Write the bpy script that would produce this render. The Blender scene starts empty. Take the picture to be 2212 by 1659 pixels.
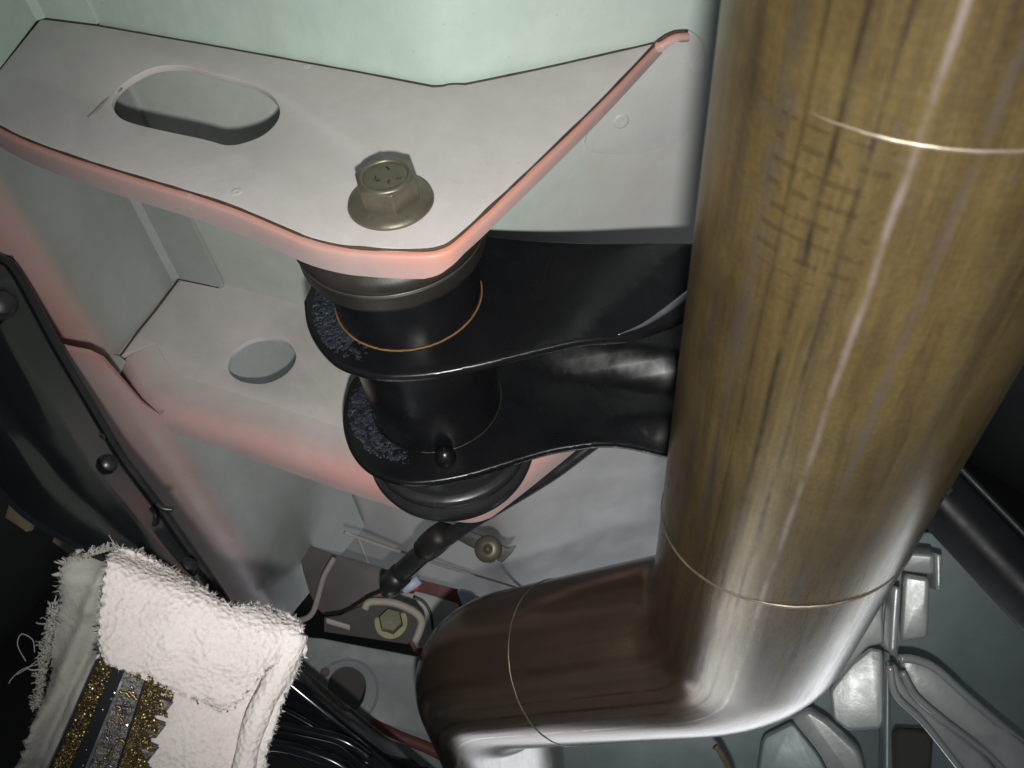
import bpy, bmesh, math, random
from mathutils import Vector, Matrix, noise
random.seed(7)
MM = 0.001
D2 = bpy.data
scene = bpy.context.scene
COL = scene.collection

# ------------------------------------------------------------------ camera
# world: the mounting bracket's top plate lies at z = 0, the pivot bolt at the origin, millimetres * 0.001
A = Vector((.07, .625, .777)).normalized()            # bolt axis in camera coordinates (right, down, forward)
ZC = -A
XC = (Vector((1, 0, 0)) - A * A[0]).normalized()
YC = ZC.cross(XC)
OC = Vector((-37.3, -52.3, 256.0))
FPX, PX, PY = 1916.0, 1106.0, 829.5
def c2w(v): return Vector((XC.dot(v), YC.dot(v), ZC.dot(v)))
CAM = c2w(-OC)
cam_data = D2.cameras.new('camera')
cam = D2.objects.new('camera', cam_data)
COL.objects.link(cam)
right, down, fwd = c2w(Vector((1, 0, 0))), c2w(Vector((0, 1, 0))), c2w(Vector((0, 0, 1)))
M = Matrix((right, -down, -fwd)).transposed().to_4x4()
M.translation = CAM * MM
cam.matrix_world = M
cam_data.sensor_fit = 'HORIZONTAL'
cam_data.sensor_width = 36.0
cam_data.lens = 36.0 * FPX / 2212.0
cam_data.clip_start = 0.002
cam_data.clip_end = 20.0
cam_data.dof.use_dof = True
cam_data.dof.focus_distance = 0.32
cam_data.dof.aperture_fstop = 42.0
scene.camera = cam

# ------------------------------------------------------------------ world and lamps
world = D2.worlds.new('World')
scene.world = world
world.use_nodes = True
bg = world.node_tree.nodes['Background']
bg.inputs[0].default_value = (0.85, 0.93, 1.0, 1)
bg.inputs[1].default_value = 0.075

def aim(o, target):
    o.rotation_euler = (Vector(target) - o.location).to_track_quat('-Z', 'Y').to_euler()
# the phone's own flash, beside its lens
fl = D2.lights.new('phone_flash', 'SPOT')
fl.energy = 4.15
fl.color = (1.0, 0.985, 0.94)
fl.spot_size = math.radians(90)
fl.spot_blend = 1.0
fl.shadow_soft_size = 0.0045
flash = D2.objects.new('phone_flash', fl)
COL.objects.link(flash)
flash.location = (CAM + c2w(Vector((1.5, 29, -2)))) * MM
aim(flash, (CAM + c2w(Vector((12, -18, 250)))) * MM)
# daylight coming in low through the open garage door, past the far side of the car
ga = D2.lights.new('garage_door_light', 'AREA')
ga.shape = 'RECTANGLE'
ga.size, ga.size_y = 1.2, 0.24
ga.energy = 2.6
ga.color = (0.86, 0.93, 1.0)
garage = D2.objects.new('garage_door_light', ga)
COL.objects.link(garage)
garage.location = (0.18, -0.27, -0.92)
aim(garage, (0.10, -0.06, -0.10))

vs = scene.view_settings
vs.view_transform = 'Standard'
vs.look = 'None'
vs.exposure = 0.08
vs.gamma = 1.0
vs.use_curve_mapping = False

# ------------------------------------------------------------------ helpers: points
def ray(u, v): return c2w(Vector(((u - PX) / FPX, (v - PY) / FPX, 1.0)))
def onz(u, v, z):
    d = ray(u, v); return CAM + d * ((z - CAM.z) / d.z)
def onpl(u, v, p0, n):
    d = ray(u, v); return CAM + d * ((Vector(p0) - CAM).dot(n) / d.dot(n))
def atD(u, v, d): return CAM + ray(u, v) * d

def catmull(pts, n=6, closed=False):
    pts = [Vector(p) for p in pts]
    out = []
    N = len(pts)
    rng = range(N) if closed else range(N - 1)
    for i in rng:
        p1, p2 = pts[i], pts[(i + 1) % N]
        p0 = pts[i - 1] if (closed or i > 0) else p1 * 2 - p2
        p3 = pts[(i + 2) % N] if (closed or i + 2 < N) else p2 * 2 - p1
        for k in range(n):
            t = k / n
            out.append(.5 * ((2 * p1) + (p2 - p0) * t + (2 * p0 - 5 * p1 + 4 * p2 - p3) * t * t
                             + (3 * p1 - p0 - 3 * p2 + p3) * t ** 3))
    if not closed: out.append(pts[-1])
    return out
def chaikin(pts, it=2, closed=True):
    pts = [Vector(p) for p in pts]
    for _ in range(it):
        q = []
        n = len(pts)
        if not closed: q.append(pts[0])
        for i in range(n if closed else n - 1):
            a, b = pts[i], pts[(i + 1) % n]
            q += [a * .75 + b * .25, a * .25 + b * .75]
        if not closed: q.append(pts[-1])
        pts = q
    return pts
def rcorn(pts, f=.16):
    pts = [Vector(p) for p in pts]; out = []; n = len(pts)
    for i in range(n):
        a, b, c_ = pts[i - 1], pts[i], pts[(i + 1) % n]
        p, q = b.lerp(a, f), b.lerp(c_, f)
        for k in range(5):
            t_ = k / 4; out.append(p * (1 - t_) ** 2 + b * 2 * t_ * (1 - t_) + q * t_ * t_)
    return out
def resample(pts, n):
    L = [0]
    for i in range(len(pts) - 1): L.append(L[-1] + (pts[i + 1] - pts[i]).length)
    out, j = [], 0
    for k in range(n):
        s = L[-1] * k / (n - 1)
        while j < len(pts) - 2 and L[j + 1] < s: j += 1
        t = (s - L[j]) / max(1e-9, L[j + 1] - L[j])
        out.append(pts[j].lerp(pts[j + 1], t))
    return out

# ------------------------------------------------------------------ helpers: materials
class NT:
    def __init__(self, name):
        self.m = D2.materials.new(name); self.m.use_nodes = True
        self.t = self.m.node_tree
        self.b = self.t.nodes['Principled BSDF']
    def n(self, kind, **kw):
        x = self.t.nodes.new(kind)
        for k, v in kw.items():
            if k.startswith('i_'):
                x.inputs[k[2:]].default_value = v
            else: setattr(x, k, v)
        return x
    def l(self, a, b): self.t.links.new(a, b)
    def coord(self): return self.n('ShaderNodeTexCoord').outputs['Object']
    def noise(self, scale, detail=4, rough=.55, vec=None, dist=0):
        x = self.n('ShaderNodeTexNoise')
        x.inputs['Scale'].default_value = scale; x.inputs['Detail'].default_value = detail
        x.inputs['Roughness'].default_value = rough; x.inputs['Distortion'].default_value = dist
        self.l(vec if vec is not None else self.coord(), x.inputs['Vector'])
        return x.outputs['Fac']
    def ramp(self, fac, stops):
        r = self.n('ShaderNodeValToRGB')
        e = r.color_ramp.elements
        while len(e) < len(stops): e.new(.5)
        for el, (p, c) in zip(e, stops):
            el.position = p
            el.color = (*c, 1) if hasattr(c, '__len__') else (c, c, c, 1)
        self.l(fac, r.inputs[0]); return r.outputs[0]
    def mix(self, fac, a, b, mode='MIX'):
        x = self.n('ShaderNodeMix', data_type='RGBA', blend_type=mode)
        for s, v in ((x.inputs[0], fac), (x.inputs[6], a), (x.inputs[7], b)):
            if hasattr(v, 'is_linked'): self.l(v, s)
            elif hasattr(v, '__len__'): s.default_value = (*v, 1)
            else: s.default_value = v
        return x.outputs[2]
    def math(self, op, a, b=0.0, c=None):
        x = self.n('ShaderNodeMath', operation=op)
        for i, v in enumerate((a, b) if c is None else (a, b, c)):
            if hasattr(v, 'is_linked'): self.l(v, x.inputs[i])
            else: x.inputs[i].default_value = v
        return x.outputs[0]
    def bump(self, h, strength=.3, dist=.0005):
        x = self.n('ShaderNodeBump'); x.inputs['Strength'].default_value = strength
        x.inputs['Distance'].default_value = dist
        self.l(h, x.inputs['Height']); self.l(x.outputs[0], self.b.inputs['Normal'])
    def setc(self, c):
        if hasattr(c, 'is_linked'): self.l(c, self.b.inputs['Base Color'])
        else: self.b.inputs['Base Color'].default_value = (*c, 1)
    def setr(self, r):
        if hasattr(r, 'is_linked'): self.l(r, self.b.inputs['Roughness'])
        else: self.b.inputs['Roughness'].default_value = r

def paint(name, c1, c2, spray=(.60, .285, .26), rough=.45, attr=False, speck=True, blot=None):
    t = NT(name)
    co = t.coord()
    f = t.ramp(t.noise(14, 5, .6, co), [(.3, 0.0), (.72, 1.0)])
    c = t.mix(f, c1, c2)
    f2 = t.ramp(t.noise(90, 6, .7, co), [(.35, .95), (.65, 1.03)])
    c = t.mix(1.0, c, f2, 'MULTIPLY')
    if blot:
        f4 = t.ramp(t.noise(23, 3, .6, co, 1.5), [(.56, 0.0), (.75, .7)])
        c = t.mix(f4, c, blot)
    if speck:
        f3 = t.ramp(t.noise(420, 2, .5, co), [(.72, 0.0), (.76, 1.0)])
        c = t.mix(t.math('MULTIPLY', f3, .35), c, (.30, .25, .20))
    if attr:
        a = t.n('ShaderNodeAttribute', attribute_name='spray').outputs['Fac']
        nz = t.noise(60, 5, .7, co)
        a2 = t.math('MULTIPLY', a, t.math('ADD', t.math('MULTIPLY', nz, 1.1), .5))
        a2 = t.n('ShaderNodeClamp').inputs[0].node and a2
        cl = t.n('ShaderNodeClamp'); t.l(a2, cl.inputs[0])
        c = t.mix(cl.outputs[0], c, spray)
    # fine scratches and a little road dust
    mp = t.n('ShaderNodeMapping'); t.l(co, mp.inputs[0])
    mp.inputs['Rotation'].default_value = (.3, .2, .5); mp.inputs['Scale'].default_value = (1.0, .06, .5)
    sc1 = t.ramp(t.noise(260, 2, .5, mp.outputs[0], .4), [(.485, 0.0), (.5, 1.0), (.515, 0.0)])
    gate = t.ramp(t.noise(35, 3, .6, co), [(.56, 0.0), (.66, 1.0)])
    c = t.mix(t.math('MULTIPLY', t.math('MULTIPLY', sc1, gate), .35), c, (.66, .64, .62))
    c = t.mix(t.ramp(t.noise(8, 6, .75, co, 1.0), [(.52, 0.0), (.8, .35)]), c, (.27, .235, .19))
    t.setc(c)
    t.setr(t.ramp(t.noise(50, 4, .6, co), [(.3, rough - .08), (.7, rough + .1)]))
    t.b.inputs['Specular IOR Level'].default_value = .35
    h = t.math('ADD', t.noise(700, 3, .6, co), t.math('MULTIPLY', t.noise(60, 3, .5, co), 2.5))
    t.bump(h, .25, .00012)
    return t.m
def plain(name, c1, c2, scale=60, rough=.5, metal=0.0, bump=.2, bscale=500, coat=0.0, bdist=.0002, spec=.5):
    t = NT(name); co = t.coord()
    t.setc(t.mix(t.ramp(t.noise(scale, 6, .65, co), [(.3, 0.0), (.7, 1.0)]), c1, c2))
    t.setr(t.ramp(t.noise(scale * 1.7, 5, .6, co), [(.3, max(.03, rough - .1)), (.7, rough + .1)]))
    t.b.inputs['Metallic'].default_value = metal
    t.b.inputs['Coat Weight'].default_value = coat
    t.b.inputs['Coat Roughness'].default_value = .12
    t.b.inputs['Specular IOR Level'].default_value = spec
    if bump: t.bump(t.noise(bscale, 4, .6, co), bump, bdist)
    return t.m

MAT = {}
MAT['plate'] = paint('plate_paint', (.53, .49, .485), (.60, .56, .55), attr=True, blot=(.50, .50, .46))
MAT['pink'] = paint('pink_paint', (.43, .32, .315), (.40, .335, .335), attr=True, spray=(.62, .275, .205))
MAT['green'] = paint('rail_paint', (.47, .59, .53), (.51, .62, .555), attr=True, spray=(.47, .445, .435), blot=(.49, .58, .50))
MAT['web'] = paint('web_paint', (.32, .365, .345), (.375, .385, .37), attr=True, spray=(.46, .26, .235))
MAT['inner'] = paint('inner_paint', (.34, .37, .36), (.40, .41, .40))
MAT['foot'] = paint('foot_paint', (.475, .48, .465), (.50, .50, .485))
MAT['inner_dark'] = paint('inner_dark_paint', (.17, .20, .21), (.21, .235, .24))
MAT['seam'] = plain('seam_rust', (.035, .028, .020), (.08, .05, .03), 200, .7)
MAT['black'] = plain('black_paint', (.005, .0055, .007), (.009, .009, .010), 40, .29, bump=.08, bscale=250, coat=.0)
MAT['glint'] = plain('glint_metal', (.45, .47, .50), (.30, .31, .33), 90, .35, metal=.85)  # bright metal that paints a glint on the black arm's edge
MAT['satin'] = plain('satin_black', (.005, .006, .009), (.010, .011, .015), 60, .52, bump=.3, bscale=1500)
MAT['rubber'] = plain('collar_steel', (.026, .022, .019), (.015, .0135, .012), 90, .48, bump=.25, bscale=900)
MAT['rust'] = plain('rust_line', (.26, .12, .035), (.10, .06, .03), 300, .8)
MAT['bolt'] = plain('zinc_olive', (.185, .172, .128), (.125, .113, .08), 120, .42, metal=.55, bump=.3, bscale=700)
MAT['alu'] = plain('cast_aluminium', (.62, .66, .65), (.48, .52, .52), 50, .36, metal=.35, bump=.35, bscale=420)
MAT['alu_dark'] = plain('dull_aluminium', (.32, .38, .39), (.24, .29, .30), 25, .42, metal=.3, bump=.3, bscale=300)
MAT['glossblack'] = plain('gloss_black', (.004, .006, .008), (.007, .010, .013), 20, .13, bump=.06, bscale=60, coat=.0, bdist=.0006)
MAT['tan'] = plain('tan_tab', (.20, .15, .09), (.12, .10, .06), 80, .6)
MAT['hose'] = plain('black_hose', (.015, .016, .018), (.03, .03, .032), 60, .33)
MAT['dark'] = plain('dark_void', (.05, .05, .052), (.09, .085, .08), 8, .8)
MAT['red'] = plain('red_primer', (.15, .035, .032), (.11, .04, .037), 40, .6)
MAT['pencil'] = plain('scuff_mark', (.30, .29, .28), (.24, .23, .22), 90, .7)
MAT['brown'] = plain('brown_sheet', (.105, .09, .09), (.14, .125, .125), 50, .5)
MAT['blueplastic'] = plain('blue_white_plastic', (.50, .62, .75), (.40, .52, .66), 60, .4)
MAT['redplastic'] = plain('red_tail_plastic', (.7, .05, .06), (.6, .03, .05), 60, .4)
MAT['yellow'] = plain('yellow_zinc', (.32, .29, .14), (.22, .21, .13), 100, .45, metal=.4)
MAT['caulk'] = plain('seam_sealer', (.46, .41, .35), (.38, .35, .30), 90, .6)

# weld scale on the ends of the black arms: rough blue-black
t = NT('weld_scale'); co = t.coord()
nz = t.noise(900, 6, .75, co)
t.setc(t.ramp(nz, [(.36, (.010, .013, .017)), (.66, (.085, .105, .14))])); t.setr(.24)
t.b.inputs['Metallic'].default_value = .45
t.bump(nz, 1.0, .0006); MAT['scale'] = t.m

# heat-tinted exhaust tube, streaked along its length (UV: u round the tube, v metres along it)
t = NT('exhaust_steel')
uv = t.n('ShaderNodeTexCoord').outputs['UV']
sep = t.n('ShaderNodeSeparateXYZ'); t.l(uv, sep.inputs[0])
U, V = sep.outputs[0], sep.outputs[1]
def stretch(su, sv):
    cb = t.n('ShaderNodeCombineXYZ')
    t.l(t.math('MULTIPLY', U, su), cb.inputs[0]); t.l(t.math('MULTIPLY', V, sv), cb.inputs[1])
    return cb.outputs[0]
st = t.noise(1.0, 8, .72, stretch(40, 16.0), .9)
st2 = t.noise(1.0, 7, .72, stretch(120, 40), .6)
gr = t.noise(1.0, 3, .6, stretch(190, 1000), 0)
cl_ = t.noise(1.0, 6, .65, stretch(7, 34), .6)
bl = t.noise(1.0, 6, .7, stretch(20, 110), .8)
c = t.ramp(st, [(.25, (.062, .042, .024)), (.45, (.112, .079, .032)), (.60, (.142, .103, .040)), (.78, (.095, .073, .052))])
c = t.mix(t.ramp(st2, [(.55, 0.0), (.72, .55)]), c, (.060, .048, .045))
c = t.mix(t.ramp(bl, [(.58, 0.0), (.74, .5)]), c, (.105, .088, .090))
c = t.mix(1.0, c, t.ramp(gr, [(.3, .85), (.7, 1.12)]), 'MULTIPLY')
c = t.mix(1.0, c, t.ramp(cl_, [(.3, .72), (.7, 1.22)]), 'MULTIPLY')
# browner, darker heat tint beyond the first weld
vm = t.n('ShaderNodeMapRange'); t.l(V, vm.inputs[0])
vm.inputs[1].default_value = .17; vm.inputs[2].default_value = .36
c = t.mix(vm.outputs[0], c, t.mix(st, (.080, .058, .046), (.160, .115, .085)))
def line(u0, w, wob=.006, cut=None):
    x = t.math('ADD', t.math('SUBTRACT', U, u0), t.math('MULTIPLY', t.math('SUBTRACT', t.noise(1.0, 3, .5, stretch(0, 40)), .5), wob))
    g = t.math('SUBTRACT', 1.0, t.math('DIVIDE', t.math('ABSOLUTE', x), w))
    g = t.math('MAXIMUM', g, 0.0)
    if cut: g = t.math('MULTIPLY', g, t.ramp(t.noise(1.0, 3, .7, stretch(6, cut)), [(.35, .1), (.6, 1.0)]))
    return g
for u0, w, col, k, cut in ((.612, .0045, (.028, .021, .015), .9, 50), (.588, .0038, (.032, .025, .02), .85, 60),
                           (.655, .011, (.075, .062, .064), .6, 40), (.562, .0042, (.25, .205, .185), .95, 60),
                           (.525, .006, (.11, .09, .092), .7, 30), (.690, .012, (.055, .042, .04), .6, 30), (.600, .003, (.15, .11, .04), .6, 30), (.636, .003, (.04, .03, .02), .7, 40), (.47, .006, (.06, .045, .03), .6, 40)):
    c = t.mix(t.math('MULTIPLY', line(u0, w, .006, cut), k), c, col)
# rubbed ink stamp: short dark dashes in rows
mv = t.math('MULTIPLY', t.math('COMPARE', V, .107, .0125), t.math('COMPARE', U, .613, .042))
row = t.math('GREATER_THAN', t.math('SINE', t.math('MULTIPLY', V, 2 * math.pi / .0036)), .62)
colm = t.math('GREATER_THAN', t.noise(1.0, 2, .5, stretch(75, 160)), .47)
stp = t.math('MULTIPLY', t.math('MULTIPLY', mv, row), colm)
c = t.mix(t.math('MULTIPLY', t.math('MULTIPLY', stp, t.ramp(gr, [(.3, .2), (.6, 1.0)])), .55), c, (.035, .028, .016))
t.setc(c)
t.b.inputs['Metallic'].default_value = .7
vr = t.n('ShaderNodeMapRange'); t.l(V, vr.inputs[0])
vr.inputs[1].default_value = .10; vr.inputs[2].default_value = .30; vr.inputs[3].default_value = .38; vr.inputs[4].default_value = .20
t.setr(t.math('ADD', vr.outputs[0], t.math('MULTIPLY', t.math('SUBTRACT', st2, .5), .22)))
t.b.inputs['Specular IOR Level'].default_value = .5
t.bump(t.math('ADD', t.math('MULTIPLY', st2, .6), t.math('ADD', t.math('MULTIPLY', bl, .4), t.math('MULTIPLY', gr, .2))), .12, .0004)
MAT['pipe'] = t.m
MAT['weld'] = plain('weld_line', (.22, .19, .15), (.10, .075, .05), 90, .42, metal=.6)

# rag
t = NT('terry_cotton'); co = t.coord()
f = t.ramp(t.noise(55, 5, .65, co), [(.35, 0.0), (.7, 1.0)])
c = t.mix(f, (.86, .81, .785), (.78, .705, .685))
c = t.mix(t.ramp(t.noise(22, 5, .7, co, .8), [(.55, 0.0), (.75, .55)]), c, (.58, .52, .49))
t.setc(c); t.setr(.95); t.b.inputs['Specular IOR Level'].default_value = .1
vo = t.n('ShaderNodeTexVoronoi'); vo.inputs['Scale'].default_value = 650; t.l(co, vo.inputs['Vector'])
t.bump(t.math('ADD', vo.outputs[0], t.noise(300, 4, .7, co)), .8, .0008)
MAT['rag'] = t.m
t = NT('worn_cotton'); co = t.coord()
t.setc(t.mix(t.ramp(t.noise(40, 5, .65, co), [(.35, 0.0), (.7, 1.0)]), (.46, .455, .42), (.36, .35, .32)))
t.setr(.95); t.bump(t.noise(500, 5, .7, co), .7, .0006); MAT['rag_thin'] = t.m
# gold glitter
t = NT('gold_glitter'); co = t.coord()
vo = t.n('ShaderNodeTexVoronoi'); vo.inputs['Scale'].default_value = 900; t.l(co, vo.inputs['Vector'])
t.setc(t.mix(t.noise(350, 3, .6, co), (.27, .20, .075), (.15, .12, .07)))
t.b.inputs['Metallic'].default_value = .85; t.setr(.34)
t.b.inputs['Specular IOR Level'].default_value = .3
MAT['gold'] = t.m
MAT['bandblack'] = plain('band_black', (.006, .008, .010), (.010, .012, .014), 80, .5, spec=.15)
MAT['bandgrey'] = plain('band_grey', (.13, .12, .11), (.07, .065, .06), 200, .35, metal=.5, bump=.8, bscale=700, bdist=.0006)
MAT['bandsilver'] = plain('band_silver', (.32, .35, .38), (.2, .2, .22), 200, .25, metal=.9)

# ------------------------------------------------------------------ helpers: objects
def thing(name, label, cat, loc=(0, 0, 0), group=None):
    o = D2.objects.new(name, None); COL.objects.link(o)
    o.location = Vector(loc) * MM
    o['label'] = label; o['category'] = cat
    if group: o['group'] = group
    return o
def tag(o, label, cat, group=None):
    o['label'] = label; o['category'] = cat
    if group: o['group'] = group
    return o
def link(name, me, mat, parent=None, smooth=True, loc=None):
    """me is in world millimetres; the object's origin goes to its parent's (or to loc)."""
    base = Vector(loc) if loc is not None else (parent_loc(parent) if parent else Vector((0, 0, 0)))
    o = D2.objects.new(name, me); COL.objects.link(o)
    for v in me.vertices: v.co = (v.co - base) * MM
    o.location = (base - parent_loc(parent)) * MM if parent else base * MM
    if mat: me.materials.append(MAT[mat])
    if smooth:
        for p in me.polygons: p.use_smooth = True
    if parent: o.parent = parent
    PL[o.name] = base
    return o
PL = {}
def parent_loc(p):
    if p is None: return Vector((0, 0, 0))
    if p.name in PL: return PL[p.name]
    return Vector(p.location) / MM
def mesh(verts, faces, attr=None, name='m'):
    me = D2.meshes.new(name)
    me.from_pydata([tuple(v) for v in verts], [], faces)
    if attr is not None:
        a = me.attributes.new('spray', 'FLOAT', 'POINT')
        a.data.foreach_set('value', attr)
    me.update(); return me
def from_bm(bm, name='m'):
    me = D2.meshes.new(name); bm.to_mesh(me); bm.free(); return me
def fix_normals(me):
    bm = bmesh.new(); bm.from_mesh(me); bmesh.ops.recalc_face_normals(bm, faces=bm.faces); bm.to_mesh(me); bm.free(); return me
def autosmooth(o, ang=35):
    o.data.set_sharp_from_angle(angle=math.radians(ang)); return o
def sheet(outline, holes=(), th=2.0, bevel=.35, frame=None):
    """extruded flat outline (3D points lying in a plane) with holes; th grows along -normal."""
    outline = [Vector(p) for p in outline]
    if frame is None:
        o = outline[0]
        n = Vector((0, 0, 0))
        for i in range(len(outline)):
            a, b = outline[i] - o, outline[(i + 1) % len(outline)] - o
            n += a.cross(b)
        n.normalize()
        if n.dot(CAM - o) < 0: n = -n
    else: o, n = frame
    ux = (outline[1] - outline[0]); ux = (ux - n * ux.dot(n)).normalized(); uy = n.cross(ux)
    cu = D2.curves.new('c', 'CURVE'); cu.dimensions = '2D'; cu.fill_mode = 'BOTH'
    cu.extrude = max(.01, th / 2 - bevel); cu.bevel_depth = bevel; cu.bevel_resolution = 2; cu.offset = -bevel
    for loop in [outline] + [list(h) for h in holes]:
        s = cu.splines.new('POLY'); s.points.add(len(loop) - 1); s.use_cyclic_u = True
        for i, p in enumerate(loop):
            d = Vector(p) - o
            s.points[i].co = (d.dot(ux), d.dot(uy), 0, 1)
    ob = D2.objects.new('c', cu)
    me = D2.meshes.new_from_object(ob)
    D2.objects.remove(ob); D2.curves.remove(cu)
    for v in me.vertices:
        v.co = o + ux * v.co.x + uy * v.co.y + n * (v.co.z - th / 2)
    bm = bmesh.new(); bm.from_mesh(me); bmesh.ops.remove_doubles(bm, verts=bm.verts, dist=.001)
    bm.to_mesh(me); bm.free()
    return me
def grid(rows, attr=None, thick=0.0, closed=False):
    """rows: list of lists of points; optional shell thickness pushed away from the camera"""
    nr, nc = len(rows), len(rows[0])
    verts = [p for r in rows for p in r]
    faces = []
    for i in range(nr - 1):
        for j in range(nc if closed else nc - 1):
            k = (j + 1) % nc
            faces.append((i * nc + j, i * nc + k, (i + 1) * nc + k, (i + 1) * nc + j))
    at = [x for r in attr for x in r] if attr else None
    me = mesh(verts, faces, at)
    if thick:
        bm = bmesh.new(); bm.from_mesh(me)
        bmesh.ops.recalc_face_normals(bm, faces=bm.faces)
        bm.normal_update()
        c = sum((f.normal.dot(CAM - f.calc_center_median()) * f.calc_area() for f in bm.faces))
        if c < 0: bmesh.ops.reverse_faces(bm, faces=bm.faces)
        bm.normal_update()
        shell(bm, thick)
        bmesh.ops.recalc_face_normals(bm, faces=bm.faces)
        bm.to_mesh(me); bm.free()
    return me
def shell(bm, th):
    """give an open bmesh surface a thickness: a second skin th behind it, closed round the rim"""
    bm.normal_update()
    fs = bm.faces[:]; rim = [e for e in bm.edges if e.is_boundary]
    lay = bm.verts.layers.float.get('spray')
    m_ = {}
    for v in bm.verts[:]:
        w = bm.verts.new(v.co - v.normal * th); m_[v] = w
        if lay: w[lay] = v[lay]
    rl = []
    for e in rim:
        f = e.link_faces[0]
        for l in f.loops:
            if l.edge == e: rl.append((l.vert, l.link_loop_next.vert)); break
    for f in fs: bm.faces.new([m_[v] for v in reversed(f.verts)])
    for a, b in rl:
        bm.faces.new((b, a, m_[a], m_[b]))
def tube(path, rad, seg=16, caps=True, uvs=False):
    path = [Vector(p) for p in path]
    n = len(path)
    R = rad if hasattr(rad, '__len__') else [rad] * n
    T = []
    for i in range(n):
        T.append((path[min(n - 1, i + 1)] - path[max(0, i - 1)]).normalized())
    ref = Vector((0, 0, 1)) if abs(T[0].z) < .9 else Vector((0, 1, 0))
    N = (ref - T[0] * ref.dot(T[0])).normalized()
    rows = []; L = 0; LL = []
    for i in range(n):
        if i:
            N = (N - T[i] * N.dot(T[i])).normalized(); L += (path[i] - path[i - 1]).length
        LL.append(L)
        B = T[i].cross(N)
        rows.append([path[i] + (N * math.cos(2 * math.pi * k / seg) + B * math.sin(2 * math.pi * k / seg)) * R[i] for k in range(seg)])
    me = grid(rows, closed=True)
    bm = bmesh.new(); bm.from_mesh(me)
    if uvs:
        bm.faces.ensure_lookup_table()
        ul = bm.loops.layers.uv.new('UVMap')
        for f in bm.faces:
            js = [l.vert.index % seg for l in f.loops]
            wrap = max(js) - min(js) > seg // 2
            for l in f.loops:
                j = l.vert.index % seg
                if wrap and j == 0: j = seg
                l[ul].uv = (j / seg, LL[l.vert.index // seg] * MM)
    if caps:
        bm.verts.ensure_lookup_table()
        bm.faces.new([bm.verts[k] for k in range(seg)][::-1])
        bm.faces.new([bm.verts[(n - 1) * seg + k] for k in range(seg)])
    bmesh.ops.recalc_face_normals(bm, faces=bm.faces)
    bm.to_mesh(me); bm.free(); return me
def lathe(profile, centre, seg=64, axis=Vector((0, 0, 1)), ux=None):
    """profile of (radius, height) pairs round an axis; closed at the ends when radius is 0"""
    axis = Vector(axis).normalized()
    ux = ux or axis.orthogonal().normalized(); uy = axis.cross(ux)
    rows = [[Vector(centre) + axis * h + (ux * math.cos(2 * math.pi * k / seg) + uy * math.sin(2 * math.pi * k / seg)) * r for k in range(seg)] for r, h in profile]
    me = grid(rows, closed=True)
    bm = bmesh.new(); bm.from_mesh(me); bmesh.ops.remove_doubles(bm, verts=bm.verts, dist=.0005)
    bmesh.ops.recalc_face_normals(bm, faces=bm.faces); bm.to_mesh(me); bm.free(); return me
def box(o, ax, ay, az, bevel=.6):
    o, ax, ay, az = map(Vector, (o, ax, ay, az))
    bm = bmesh.new()
    vs_ = [bm.verts.new(o + ax * i + ay * j + az * k) for i in (0, 1) for j in (0, 1) for k in (0, 1)]
    for f in ((0, 1, 3, 2), (4, 6, 7, 5), (0, 4, 5, 1), (2, 3, 7, 6), (0, 2, 6, 4), (1, 5, 7, 3)):
        bm.faces.new([vs_[i] for i in f])
    bmesh.ops.recalc_face_normals(bm, faces=bm.faces)
    if bevel: bmesh.ops.bevel(bm, geom=bm.edges[:], offset=bevel, segments=4, affect='EDGES', profile=.5)
    return from_bm(bm)
def join(meshes):
    bm = bmesh.new()
    for m_ in meshes: bm.from_mesh(m_)
    return from_bm(bm)
def ring(c, r, minor, z, seg=72, a0=0, a1=2 * math.pi, wob=0):
    pts = [Vector((c[0] + r * math.cos(a0 + (a1 - a0) * k / seg), c[1] + r * math.sin(a0 + (a1 - a0) * k / seg), z + random.uniform(-wob, wob))) for k in range(seg + 1)]
    return tube(pts, minor, 8)

# ================================================================== frame rail (the pale green sheet wall)
c1, c2, c3, c4, c5 = [onz(u, v, 0) for u, v in ((86, 38), (211, 54), (936, 186), (1005, 181), (1412, 92))]
far = c4 + (c5 - c4).normalized() * 185
plan = [c2] + chaikin([c2.lerp(c3, .9), c3, c4, c4.lerp(c5, .15)], 2, False)[0:] + [c5, far]
def lean(x, z): return 9.0 * max(0, min(1, (-5 - x) / 50)) * max(0, min(1, -z / 126))
def wall(plan, zs, attrf=None, thick=2.0, leaning=False):
    rows, at = [], []
    for z in zs:
        rows.append([Vector((p.x, p.y - (lean(p.x, z) if leaning else 0), z)) for p in plan])
        at.append([attrf(i, p, z) if attrf else 0.0 for i, p in enumerate(plan)])
    return grid(rows, at, thick)
rail = thing('frame_rail', 'pale green painted sheet metal frame rail behind the grey bracket', 'frame rail', c3)
dense = resample(plan, 60)
back = [p + Vector((0, 1.6, 0)) for p in dense]
autosmooth(link('rail_wall', wall(back, [170, 60, 8, 0, -20, -60, -130, -220, -320, -420],
    lambda i, p, z: max(max(0, min(1, (-100 - z) / 110)), max(0, min(1, (p.x - 10) / 60)) * max(0, min(1, (25 - z) / 60)) * .8, .45 * max(0, min(1, (-2 - z) / 6)) * (1 if p.x < 0 else 0)), 2.0, True), 'green', rail), 30)
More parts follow.
